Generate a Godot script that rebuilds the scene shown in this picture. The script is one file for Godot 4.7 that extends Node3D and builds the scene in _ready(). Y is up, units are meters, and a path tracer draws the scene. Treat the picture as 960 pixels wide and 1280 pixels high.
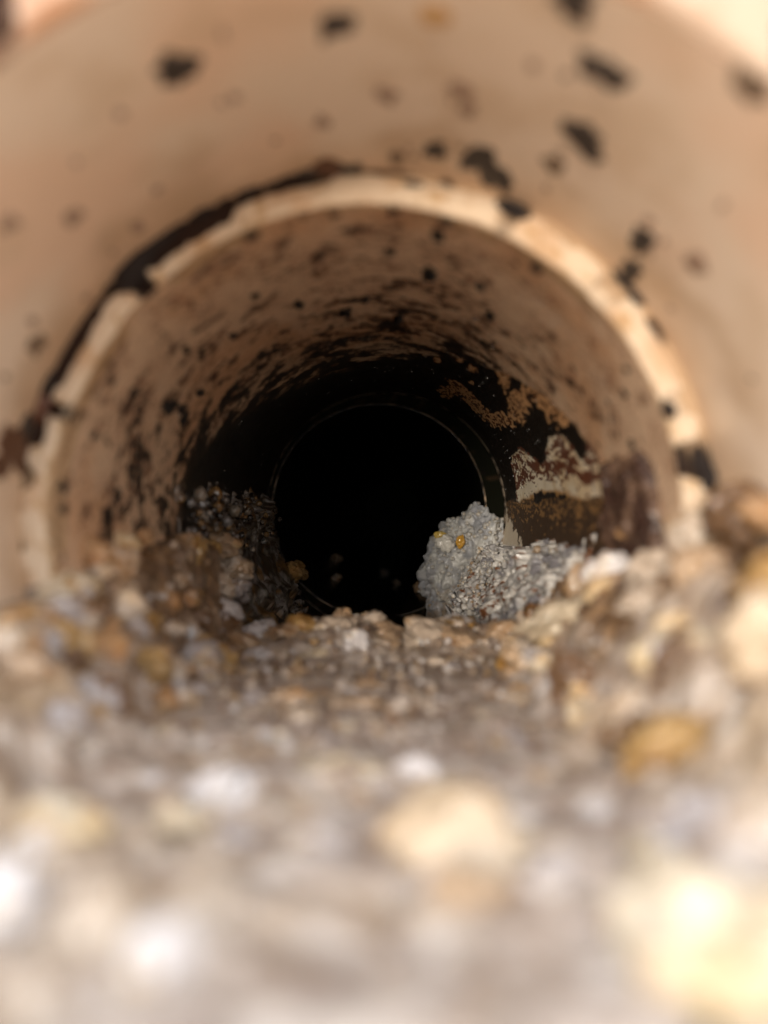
extends Node3D
# A close view into a fouled clay drain pipe. Lengths below are millimetres (MM turns them into metres).
# The pipe's axis is x = 0, y = 0; it runs away from the camera along -z ("d" = distance down the pipe).

const MM := 0.001
const BORE := 50.0

var noise_low := FastNoiseLite.new()
var noise_mid := FastNoiseLite.new()
var noise_fine := FastNoiseLite.new()
var noise_speck := FastNoiseLite.new()
var cells_large := FastNoiseLite.new()
var cells_mid := FastNoiseLite.new()
var cells_fine := FastNoiseLite.new()
var cell_tone := FastNoiseLite.new()
var rng := RandomNumberGenerator.new()
var taken := {}
var lump_shapes := []
var lump_paints := {}


func _ready() -> void:
	# ---- camera ----
	var camera := Camera3D.new()
	camera.name = "camera"
	camera.position = Vector3(5.2, 2.0, 0.0) * MM
	camera.rotation_degrees = Vector3(-0.32, 0.97, 0.0)
	camera.fov = 62.0
	camera.near = 0.004
	camera.far = 20.0
	var lens := CameraAttributesPhysical.new()
	lens.frustum_focal_length = 5.7
	lens.exposure_aperture = 1.4
	lens.frustum_focus_distance = 0.31
	lens.frustum_near = 0.004
	lens.frustum_far = 20.0
	lens.exposure_multiplier = 1.0
	camera.attributes = lens
	add_child(camera)
	camera.fov = 62.0
	camera.current = true
	# ---- daylight ----
	var air := Environment.new()
	air.background_mode = Environment.BG_SKY
	var sky := Sky.new()
	var paint := ProceduralSkyMaterial.new()
	paint.sky_top_color = Color(0.86, 0.89, 0.93)
	paint.sky_horizon_color = Color(0.97, 0.95, 0.92)
	paint.sky_curve = 0.2
	paint.ground_horizon_color = Color(0.80, 0.73, 0.65)
	paint.ground_bottom_color = Color(0.74, 0.66, 0.58)
	sky.sky_material = paint
	air.sky = sky
	air.background_energy_multiplier = 1.0
	air.tonemap_mode = Environment.TONE_MAPPER_LINEAR
	air.tonemap_exposure = 3.08
	air.sdfgi_enabled = true
	air.ssao_enabled = true
	air.ssil_enabled = true
	var around := WorldEnvironment.new()
	around.name = "world_environment"
	around.environment = air
	add_child(around)
	var sun := DirectionalLight3D.new()
	sun.name = "sun"
	sun.light_energy = 0.34
	sun.light_color = Color(1.0, 0.96, 0.90)
	sun.light_angular_distance = 11.0
	sun.shadow_enabled = true
	sun.look_at_from_position(Vector3.ZERO, Vector3(0.27, -0.11, -1.0))
	add_child(sun)

	set_up_noise()
	build_channel()
	build_socket()
	build_drain_pipe()
	build_far_pipe()
	build_bed()
	build_deposits()
	build_white_lump()
	build_lumps()
	build_scatter()


func set_up_noise() -> void:
	rng.seed = 71
	var k := 0
	for n in [noise_low, noise_mid, noise_fine, noise_speck]:
		n.noise_type = FastNoiseLite.TYPE_SIMPLEX_SMOOTH
		n.seed = 5 + k
		n.fractal_type = FastNoiseLite.FRACTAL_FBM
		n.fractal_octaves = 3
		n.frequency = [0.02, 0.07, 0.28, 0.7][k]
		k += 1
	noise_speck.fractal_octaves = 2
	k = 0
	for n in [cells_large, cells_mid, cells_fine, cell_tone]:
		n.noise_type = FastNoiseLite.TYPE_CELLULAR
		n.seed = 31 + k
		n.fractal_type = FastNoiseLite.FRACTAL_NONE
		n.cellular_return_type = FastNoiseLite.RETURN_DISTANCE
		n.frequency = [0.11, 0.24, 0.55, 0.24][k]
		k += 1
	cell_tone.seed = cells_mid.seed
	cell_tone.cellular_return_type = FastNoiseLite.RETURN_CELL_VALUE


# ------------------------------------------------------------------ helpers

func numbered(called: String) -> String:
	var n: int = taken.get(called, 0)
	taken[called] = n + 1
	return called if n == 0 else "%s_%03d" % [called, n]


func tag(o: Node, label: String, category: String, group := "", kind := "") -> Node:
	o.set_meta("label", label)
	if category:
		o.set_meta("category", category)
	if group:
		o.set_meta("group", group)
	if kind:
		o.set_meta("kind", kind)
	return o


func thing(called: String, at := Vector3.ZERO) -> Node3D:
	var o := Node3D.new()
	o.name = numbered(called)
	o.position = at
	add_child(o)
	return o


func put(called: String, mesh: Mesh, material: Material, parent: Node = null) -> MeshInstance3D:
	var o := MeshInstance3D.new()
	o.mesh = mesh
	o.material_override = material
	if parent == null:
		o.name = numbered(called)
		add_child(o)
	else:
		o.name = called
		parent.add_child(o, true)
	return o


func matter(color: Color, roughness: float, coat := 0.0, tinted := false) -> StandardMaterial3D:
	var m := StandardMaterial3D.new()
	m.albedo_color = color.linear_to_srgb()
	m.roughness = roughness
	if coat > 0.0:
		m.clearcoat_enabled = true
		m.clearcoat = coat
		m.clearcoat_roughness = 0.09
	m.vertex_color_use_as_albedo = tinted
	return m


func triangles(points: PackedVector3Array, colors: PackedColorArray, index: PackedInt32Array, uv := PackedVector2Array()) -> ArrayMesh:
	var normals := PackedVector3Array()
	normals.resize(points.size())
	for t in range(0, index.size(), 3):
		var a := index[t]
		var b := index[t + 1]
		var c := index[t + 2]
		var n := (points[c] - points[a]).cross(points[b] - points[a])
		normals[a] += n
		normals[b] += n
		normals[c] += n
	for i in normals.size():
		normals[i] = normals[i].normalized()
	var scaled := PackedVector3Array()
	scaled.resize(points.size())
	for i in points.size():
		scaled[i] = points[i] * MM
	var arrays := []
	arrays.resize(Mesh.ARRAY_MAX)
	arrays[Mesh.ARRAY_VERTEX] = scaled
	arrays[Mesh.ARRAY_NORMAL] = normals
	if colors.size():
		arrays[Mesh.ARRAY_COLOR] = colors
	if uv.size():
		arrays[Mesh.ARRAY_TEX_UV] = uv
	arrays[Mesh.ARRAY_INDEX] = index
	var mesh := ArrayMesh.new()
	mesh.add_surface_from_arrays(Mesh.PRIMITIVE_TRIANGLES, arrays)
	return mesh


var grain: NoiseTexture2D

func wet_matter(roughness: float, coat: float, color := Color(1, 1, 1), relief := 0.045) -> StandardMaterial3D:   # wet, finely pitted grease
	if grain == null:
		var n := FastNoiseLite.new()
		n.noise_type = FastNoiseLite.TYPE_SIMPLEX_SMOOTH
		n.frequency = 0.018
		n.fractal_octaves = 4
		n.seed = 12
		grain = NoiseTexture2D.new()
		grain.width = 512
		grain.height = 512
		grain.seamless = true
		grain.noise = n
	var m := matter(color, roughness, coat, true)
	m.uv1_triplanar = true
	m.uv1_world_triplanar = true
	m.uv1_scale = Vector3.ONE * 60.0
	m.heightmap_enabled = true
	m.heightmap_texture = grain
	m.heightmap_scale = relief
	return m


func grid_index(rows: int, columns: int, flip := false) -> PackedInt32Array:
	var index := PackedInt32Array()
	for r in rows - 1:
		for c in columns - 1:
			var a := r * columns + c
			var b := a + 1
			var e := a + columns
			var f := e + 1
			if flip:
				index.append_array([a, e, b, b, e, f])
			else:
				index.append_array([a, b, e, b, f, e])
	return index


func spot_on(theta: float, r: float, d: float) -> Vector3:
	return Vector3(r * cos(theta), r * sin(theta), -d)


func curve(keys: Array, x: float) -> float:
	if x <= keys[0][0]:
		return keys[0][1]
	for i in range(1, keys.size()):
		if x < keys[i][0]:
			var t: float = (x - keys[i - 1][0]) / (keys[i][0] - keys[i - 1][0])
			t = t * t * (3.0 - 2.0 * t)
			return lerpf(keys[i - 1][1], keys[i][1], t)
	return keys[-1][1]


func line(keys: Array, x: float) -> float:
	if x <= keys[0][0]:
		return keys[0][1]
	for i in range(1, keys.size()):
		if x < keys[i][0]:
			return lerpf(keys[i - 1][1], keys[i][1], (x - keys[i - 1][0]) / (keys[i][0] - keys[i - 1][0]))
	return keys[-1][1]


func bump(n: FastNoiseLite, p: Vector3) -> float:   # rounded grains, 0 between them to 1 on top
	var d := 1.25 * (n.get_noise_3dv(p) + 1.0)
	return sqrt(maxf(0.0, 1.0 - d * d))


func lathe(profile: Array, segments: int, paint: Callable, centre := Vector2.ZERO) -> ArrayMesh:
	# profile: [radius, d] pairs
	var points := PackedVector3Array()
	var colors := PackedColorArray()
	for p in profile:
		for s in segments + 1:
			var t := TAU * s / segments
			var share: float = p[2] if p.size() > 2 else 1.0
			var q := spot_on(t, p[0], p[1]) + Vector3(centre.x, centre.y, 0) * share
			points.append(q)
			colors.append(paint.call(t, p[1], q))
	return triangles(points, colors, grid_index(profile.size(), segments + 1))


# ------------------------------------------------------------------ pipes

func build_channel() -> void:
	var points := PackedVector3Array()
	var profile := [[63.0, 0], [63.0, 180], [74.0, 180], [74.0, 0]]
	var arcs := []
	for i in 33:
		arcs.append([63.0, PI + PI * i / 32.0])
	for i in 33:
		arcs.append([75.0, TAU - PI * i / 32.0])
	arcs.append(arcs[0])
	for d in [-140.0, -60.0, 20.0, 81.0]:
		for a in arcs:
			points.append(Vector3(a[0] * cos(a[1]), a[0] * sin(a[1]) - 6.0, -d))
	var o := put("drain_channel", triangles(points, PackedColorArray(), grid_index(4, arcs.size(), true)), matter(Color(0.30, 0.24, 0.18), 0.8))
	tag(o, "half-round drain channel under the sludge before the pipe mouth", "", "", "structure")


func socket_radius(d: float) -> float:
	return line([[84.0, 57.6], [128.0, 55.9], [136.5, 55.3]], d)


func build_socket() -> void:
	var root := thing("pipe_socket")
	tag(root, "wide cream clay socket collar speckled with mould, surrounding the pipe end", "pipe socket")
	var inner := []
	for i in 45:
		var d := 140.0 - 56.0 * i / 44.0
		inner.append([socket_radius(d), d, clampf((136.0 - d) / 52.0, 0.0, 1.0)])
	var glaze := matter(Color(1, 1, 1), 0.42, 0.25, true)
	var wall_paint := func(_t: float, d: float, q: Vector3) -> Color:
		var n := noise_low.get_noise_3dv(q)
		var m := noise_mid.get_noise_3dv(q * 0.8)
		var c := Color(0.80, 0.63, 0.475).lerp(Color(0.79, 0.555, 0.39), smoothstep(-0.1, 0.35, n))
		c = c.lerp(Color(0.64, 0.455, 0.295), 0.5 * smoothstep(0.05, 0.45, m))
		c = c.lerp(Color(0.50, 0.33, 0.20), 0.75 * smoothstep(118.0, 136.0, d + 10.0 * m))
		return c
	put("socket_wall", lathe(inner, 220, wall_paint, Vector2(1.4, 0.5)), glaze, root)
	# the lip that faces the camera, and the outside
	var lip := []
	for p in [[57.6, 84.0], [57.9, 83.2], [58.6, 82.5], [59.6, 82.2], [62.0, 82.3], [66.0, 82.2], [70.5, 82.4], [72.0, 83.0], [72.8, 84.2], [73.0, 90.0], [73.0, 140.0], [72.0, 148.0], [66.0, 158.0]]:
		lip.append(p)
	var lip_paint := func(_t: float, _d: float, q: Vector3) -> Color:
		var m := noise_mid.get_noise_3dv(q * 1.3)
		var c := Color(0.46, 0.33, 0.235).lerp(Color(0.38, 0.19, 0.10), smoothstep(-0.2, 0.3, m))
		var l := noise_low.get_noise_3dv(q * 2.0 + Vector3(40, 3, 9))
		return c.lerp(Color(0.20, 0.11, 0.07), smoothstep(0.28, 0.45, l))
	put("socket_lip", lathe(lip, 220, lip_paint, Vector2(1.4, 0.5)), matter(Color(1, 1, 1), 0.5, 0.1, true), root)
	for k in [[-34.5, 50.5, 2.8, "mould_spot"], [43.5, 46.5, 2.2, "mould_spot"]]:
		var m := put(k[3], knob(k[2], Vector3(1.0, 1.3, 0.25), 61, 3), matter(Color(0.06, 0.035, 0.025), 1.0), root)
		(m.material_override as StandardMaterial3D).metallic_specular = 0.1
		m.position = Vector3(k[0], k[1], -82.2) * MM
	# mould: angle, distance, half width along the arc, half length, darkness
	var spots := [
		[112, 99, 2.6, 3.2, 0], [93, 98, 2.2, 2.2, 0], [68, 87, 2.4, 2.2, 0], [67, 89, 1.6, 1.6, 0], [62, 96, 3.0, 2.8, 0], [60, 110, 3.3, 3.4, 0], [58.5, 112, 2.0, 2.2, 0],
		[79, 127, 2.0, 3.0, 0], [72, 127, 2.4, 4.0, 0], [69, 130, 2.2, 4.0, 0], [74, 128, 1.4, 3.2, 0], [62, 120, 1.5, 2.6, 1], [45, 122, 2.2, 3.8, 0], [134, 114, 1.7, 2.2, 2],
		[152, 127, 1.6, 3.0, 1], [168, 131, 3.6, 5.0, 3], [172, 127, 2.4, 4.0, 3], [165, 134, 2.8, 3.0, 0], [96, 120, 1.3, 2.2, 2], [87, 113, 1.5, 2.0, 2], [76, 114, 1.6, 2.2, 2], [77, 110, 1.6, 2.0, 2], [48, 84.6, 2.4, 2.2, 1],
		[82, 96, 2.0, 2.0, 4], [96, 134, 3.0, 3.0, 3], [93, 135, 2.6, 2.4, 0], [99, 135, 2.6, 2.4, 0], [43, 132, 1.6, 4.0, 0], [85, 131, 1.2, 2.4, 1], [38, 116, 2.0, 2.4, 2], [128, 128, 1.2, 2.0, 2], [140, 104, 1.6, 2.0, 2]]
	for i in 26:
		spots.append([rng.randf_range(20.0, 165.0), rng.randf_range(94.0, 133.0), rng.randf_range(0.4, 0.9), rng.randf_range(0.5, 1.6), [1, 2, 2, 2][rng.randi() % 4]])
	for i in 12:
		var near_one: Array = spots[rng.randi() % 11]
		spots.append([near_one[0] + rng.randf_range(-4.0, 4.0), near_one[1] + rng.randf_range(-4.0, 4.0), rng.randf_range(0.4, 0.9), rng.randf_range(0.5, 1.2), 1])
	var tones := [matter(Color(0.045, 0.032, 0.024), 0.6), matter(Color(0.18, 0.12, 0.075), 0.6), matter(Color(0.33, 0.215, 0.15), 0.5), matter(Color(0.10, 0.042, 0.02), 0.5), matter(Color(0.55, 0.31, 0.12), 0.5)]
	for s in spots:
		var m := put("mould_spot", wall_spot(socket_radius, deg_to_rad(s[0]), s[1], s[2], s[3], 0.25 if s[4] in [1, 2, 4] else 0.5, rng.randi()), tones[s[4]], root)
		m.position = Vector3(1.4, 0.5, 0.0) * MM * clampf((136.0 - s[1]) / 52.0, 0.0, 1.0)


func wall_spot(radius: Callable, theta: float, d: float, across: float, along: float, height: float, number: int) -> ArrayMesh:
	var points := PackedVector3Array()
	var rings := 5
	var sides := 26
	for r in rings + 1:
		for s in sides + 1:
			var a := TAU * s / sides
			var w := 1.0 + 0.55 * noise_mid.get_noise_3d(cos(a) * 9.0, sin(a) * 9.0, number % 977) + 0.5 * noise_fine.get_noise_3d(cos(a) * 5.0, sin(a) * 5.0, number % 499)
			var q := float(r) / rings
			var u := across * q * w * cos(a)
			var v := along * q * w * sin(a)
			var dd := d + v
			var h := height * (1.0 - q * q) * (1.0 + 0.6 * noise_fine.get_noise_3d(u * 3.0, v * 3.0, number % 311)) - (0.06 if r == rings else -0.03)
			points.append(spot_on(theta + u / radius.call(dd), radius.call(dd) - h, dd))
	return triangles(points, PackedColorArray(), grid_index(rings + 1, sides + 1))


func film_start(deg: float) -> float:   # where the black film on the pipe's wall begins, by angle
	return line([[-60, 172], [-25, 200], [0, 180], [10, 183], [17, 188], [26, 196], [40, 214], [56, 236], [77, 262], [100, 272], [115, 268], [131, 252], [150, 226], [165, 204], [178, 196], [190, 190], [205, 190], [300, 175]], deg)


func build_drain_pipe() -> void:
	var root := thing("drain_pipe")
	tag(root, "tan clay drain pipe with chipped pale end, black film deeper inside", "drain pipe")
	var d0 := 135.0
	var d1 := 361.0
	# ---- bore, with stains computed over angle and distance
	var points := PackedVector3Array()
	var uv := PackedVector2Array()
	var rows := 130
	var segments := 240
	for r in rows + 1:
		for s in segments + 1:
			var t := TAU * s / segments - deg_to_rad(60.0)
			var d := lerpf(d0 + 1.0, d1, float(r) / rows)
			var q := spot_on(t, BORE, d)
			points.append(spot_on(t, BORE + 0.25 * noise_low.get_noise_3dv(q * 1.5) + 0.08 * noise_mid.get_noise_3dv(q * 2.0), d))
			uv.append(Vector2(float(s) / segments, float(r) / rows))
	# far end wall of the pipe (its cut face is seen from behind only) and the outside
	var glaze := StandardMaterial3D.new()
	var wide := 2048
	var high := 1024
	var color_bytes := PackedByteArray()
	var skin_bytes := PackedByteArray()
	color_bytes.resize(wide * high * 3)
	skin_bytes.resize(wide * high * 3)
	paint_bore(color_bytes, skin_bytes, wide, high, d0 + 1.0, d1)
	glaze.albedo_texture = ImageTexture.create_from_image(Image.create_from_data(wide, high, false, Image.FORMAT_RGB8, color_bytes))
	var skin := ImageTexture.create_from_image(Image.create_from_data(wide, high, false, Image.FORMAT_RGB8, skin_bytes))
	glaze.roughness = 1.0
	glaze.roughness_texture = skin
	glaze.roughness_texture_channel = BaseMaterial3D.TEXTURE_CHANNEL_GREEN
	glaze.metallic_specular = 0.38
	glaze.heightmap_enabled = true
	glaze.heightmap_texture = skin
	glaze.heightmap_scale = 0.03
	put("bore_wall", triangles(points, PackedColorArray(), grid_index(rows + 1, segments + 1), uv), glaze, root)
	var outside := [[52.0, 361.5], [60.0, 361.5], [60.0, 250.0], [60.0, 150.0], [56.0, 147.0], [56.0, 141.0]]
	put("outer_shell", lathe(outside, 96, func(_t: float, _d: float, _q: Vector3) -> Color: return Color(0.4, 0.26, 0.15)), matter(Color(1, 1, 1), 0.7, 0.0, true), root)
	build_rim(root)
	# larger mould patches standing on the bore
	var black := matter(Color(0.014, 0.011, 0.010), 0.45, 0.1)
	for s in [[96, 138.5, 1.6, 2.6], [112, 139, 1.5, 3.0], [85, 138, 1.4, 2.0], [75, 139, 2.0, 2.6], [76, 147, 1.8, 4.2], [77, 172, 2.1, 7.0], [56, 141, 1.2, 3.2], [99, 207, 2.8, 8.0], [152, 183, 2.6, 6.0], [151, 192, 1.6, 5.0], [153, 198, 2.2, 5.0], [145, 198, 1.4, 5.0], [175, 166, 2.2, 2.8], [174, 139, 1.8, 2.2], [178, 140, 1.6, 2.0], [152, 158, 1.6, 3.0], [16, 157, 1.6, 2.6], [93, 197, 1.6, 5.0], [84, 216, 1.8, 7.0], [65, 168, 1.3, 4.0], [26, 150, 1.4, 2.0], [30, 143, 1.0, 2.4], [86, 160, 1.2, 3.0], [60, 185, 1.4, 5.0], [118, 170, 1.2, 3.0], [128, 186, 1.4, 4.0], [110, 190, 1.3, 5.0], [138, 170, 1.1, 3.0], [163, 148, 1.3, 2.2]]:
		put("mould_patch", wall_spot(func(_d: float) -> float: return BORE, deg_to_rad(s[0]), s[1], s[2] * 0.8, s[3] * 0.8, 0.4, rng.randi()), black, root)


func put_color(bytes: PackedByteArray, at: int, c: Color) -> void:
	bytes[at] = int(clampf(c.r, 0.0, 1.0) * 255.0)


func paint_bore(colors: PackedByteArray, skin: PackedByteArray, wide: int, high: int, d0: float, d1: float) -> void:
	var starts := PackedFloat32Array()
	for x in wide:
		starts.append(film_start(360.0 * x / wide - 60.0))
	var squiggle := [Vector2(62, 318), Vector2(60, 292), Vector2(49, 300), Vector2(40, 300), Vector2(36.5, 272), Vector2(37, 250), Vector2(40.5, 236), Vector2(39, 226), Vector2(34, 214), Vector2(28.5, 203)]
	var flecks := [Vector3(63, 246, 1.6), Vector3(58, 248, 2.0), Vector3(46, 234, 2.4), Vector3(48, 231, 2.0), Vector3(70, 262, 1.6), Vector3(55, 268, 0.9)]
	var crown := [[183, 10], [186, 17], [189, 19], [193, 18], [197, 16], [202, 16.2], [206, 19], [212, 24], [222, 25.4], [232, 25], [238, 22.5], [246, 18], [256, 16.8], [262, 19], [272, 23.5], [284, 25.6], [298, 25], [308, 24.5], [316, 21], [320, 10]]
	var srgb := PackedByteArray()
	for i in 1025:
		srgb.append(int(Color(i / 1024.0, 0, 0).linear_to_srgb().r * 255.0 + 0.5))
	for y in high:
		var d := lerpf(d0, d1, (y + 0.5) / high)
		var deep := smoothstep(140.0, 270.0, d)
		var crown_top: float = line(crown, d)
		for x in wide:
			var deg := 360.0 * (x + 0.5) / wide - 60.0
			var t := deg_to_rad(deg)
			var p := Vector3(BORE * cos(t), BORE * sin(t), d)
			var a := noise_low.get_noise_3dv(p)
			var b := noise_mid.get_noise_3dv(p)
			var c := noise_fine.get_noise_3dv(p)
			var e := noise_speck.get_noise_3dv(p)
			var col := Color(0.70, 0.50, 0.335).lerp(Color(0.66, 0.405, 0.235), smoothstep(-0.15, 0.35, a + 0.3 * c))
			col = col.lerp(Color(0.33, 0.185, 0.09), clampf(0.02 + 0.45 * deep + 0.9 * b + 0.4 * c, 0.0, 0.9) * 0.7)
			col = col.lerp(Color(0.28, 0.10, 0.05), smoothstep(0.22, 0.42, e + 0.5 * b) * 0.7)
			var rough := 0.45
			var raised := 0.35 + 0.08 * e
			# scattered mould, thickening with depth
			var start := starts[x]
			var near := clampf((d - 136.0) / (start - 136.0), 0.0, 1.3)
			var few := 0.20 * (1.0 - smoothstep(40.0, 70.0, deg)) + 0.05
			var v := 0.62 * b + 0.42 * c + 0.18 * e
			var limit := 0.31 + few - 0.40 * near * sqrt(near)
			var spots := smoothstep(limit, limit + 0.07, v)
			var p2 := p + Vector3(0, 0, 400)
			var fleck := smoothstep(0.19, 0.31, 0.8 * noise_fine.get_noise_3dv(p2 * 0.55) + 0.35 * b - 0.05 + 0.20 * near - 0.9 * few)
			col = col.lerp(Color(0.085, 0.042, 0.024), fleck * 0.85)
			var faint := smoothstep(0.26, 0.36, 0.6 * noise_mid.get_noise_3dv(p2 * 1.5) + 0.5 * noise_fine.get_noise_3dv(p2) + 0.12 * near - 0.6 * few)
			col = col.lerp(Color(0.20, 0.095, 0.05), faint * 0.75)
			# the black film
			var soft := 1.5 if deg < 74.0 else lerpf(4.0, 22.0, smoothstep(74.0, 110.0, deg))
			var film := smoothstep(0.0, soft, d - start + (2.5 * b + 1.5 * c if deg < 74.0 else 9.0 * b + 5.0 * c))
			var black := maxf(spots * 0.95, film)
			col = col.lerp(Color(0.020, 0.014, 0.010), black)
			rough = lerpf(rough, 0.42, black)
			raised = lerpf(raised, 0.62 + 0.12 * c, black)
			if deg < 74.0 and d > 180.0:   # the marks on the right wall are drawn out along the pipe
				var p3 := Vector3(p.x, p.y, d * 0.3)
				c = noise_fine.get_noise_3dv(p3)
				e = noise_speck.get_noise_3dv(p3)
			if deg > 25.0 and deg < 72.0 and film > 0.2:
				var best := 99.0
				var here := Vector2(deg * 0.87, d / 4.0)
				for i in squiggle.size() - 1:
					var s0: Vector2 = squiggle[i] * Vector2(0.87, 0.25)
					var s1: Vector2 = squiggle[i + 1] * Vector2(0.87, 0.25)
					var near_point := Geometry2D.get_closest_point_to_segment(here, s0, s1)
					best = minf(best, near_point.distance_to(here))
				var m := smoothstep(2.9, 2.3, best + 2.2 * b + 2.6 * c + 1.2 * e)
				for f in flecks:
					m = maxf(m, smoothstep(f.z, f.z * 0.7, Vector2(deg * 0.87, d / 3.0).distance_to(Vector2(f.x * 0.87, f.y / 3.0)) + 1.8 * c))
				m *= film
				var rust := Color(0.64, 0.35, 0.16).lerp(Color(0.12, 0.045, 0.015), smoothstep(-0.04, 0.28, e + 0.4 * c))
				col = col.lerp(rust, m)
				rough = lerpf(rough, 0.6, m)
				raised = lerpf(raised, 0.40 + 0.12 * e, m)
			if d > 182.0 and d < 322.0 and deg > -12.0 and deg < 29.0:
				var floor_deg := 5.0 + 2.2 * sin(d * 0.055) + 3.0 * c
				var m := smoothstep(0.0, 0.7, crown_top - deg + 2.2 * c + 1.0 * e) * smoothstep(0.0, 0.8, deg - floor_deg)
				if m > 0.0:
					var up := (deg - floor_deg) / (crown_top - floor_deg + 0.01)
					var cream := Color(0.86, 0.75, 0.57).lerp(Color(0.74, 0.58, 0.37), smoothstep(-0.2, 0.3, b))
					var stain := smoothstep(-0.05, 0.20, 0.9 * c + 0.6 * e + 0.56 * smoothstep(0.28, 0.46, up) - 0.32 - 0.22 * smoothstep(0.62, 1.0, up))
					cream = cream.lerp(Color(0.13, 0.03, 0.010), stain * 0.95)
					cream = cream.lerp(Color(0.42, 0.19, 0.03), smoothstep(0.16, 0.03, up + 0.2 * c) * 0.9)
					col = col.lerp(cream, m)
					rough = lerpf(rough, 0.5, m)
					raised = lerpf(raised, 0.35 - 0.1 * stain, m)
			if deg < 6.0 and deg > -30.0 and d > 180.0:
				# brown band, pale wall under it by the joint
				var band := smoothstep(-15.0, -12.5, deg + 6.0 * c) * smoothstep(5.5, 4.0, deg + 3.0 * c)
				col = col.lerp(Color(0.075, 0.042, 0.022).lerp(Color(0.30, 0.16, 0.06), smoothstep(0.05, 0.3, 0.7 * e + 0.7 * c + 0.05 * deg)), band * 0.95)
				rough = lerpf(rough, 0.7, band)
				var pale := smoothstep(-30.0, -28.0, deg + 4.0 * b) * smoothstep(-5.0, -7.0, deg + 6.0 * c + 0.25 * (330.0 - d)) * smoothstep(270.0, 284.0, d + 20.0 * b)
				col = col.lerp(Color(0.66, 0.55, 0.42), pale)
			var at := (y * wide + x) * 3
			colors[at] = srgb[int(clampf(col.r, 0.0, 1.0) * 1024.0)]
			colors[at + 1] = srgb[int(clampf(col.g, 0.0, 1.0) * 1024.0)]
			colors[at + 2] = srgb[int(clampf(col.b, 0.0, 1.0) * 1024.0)]
			skin[at] = int(clampf(raised, 0.0, 1.0) * 255.0)
			skin[at + 1] = int(clampf(rough + 0.06 * c, 0.05, 1.0) * 255.0)


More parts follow.
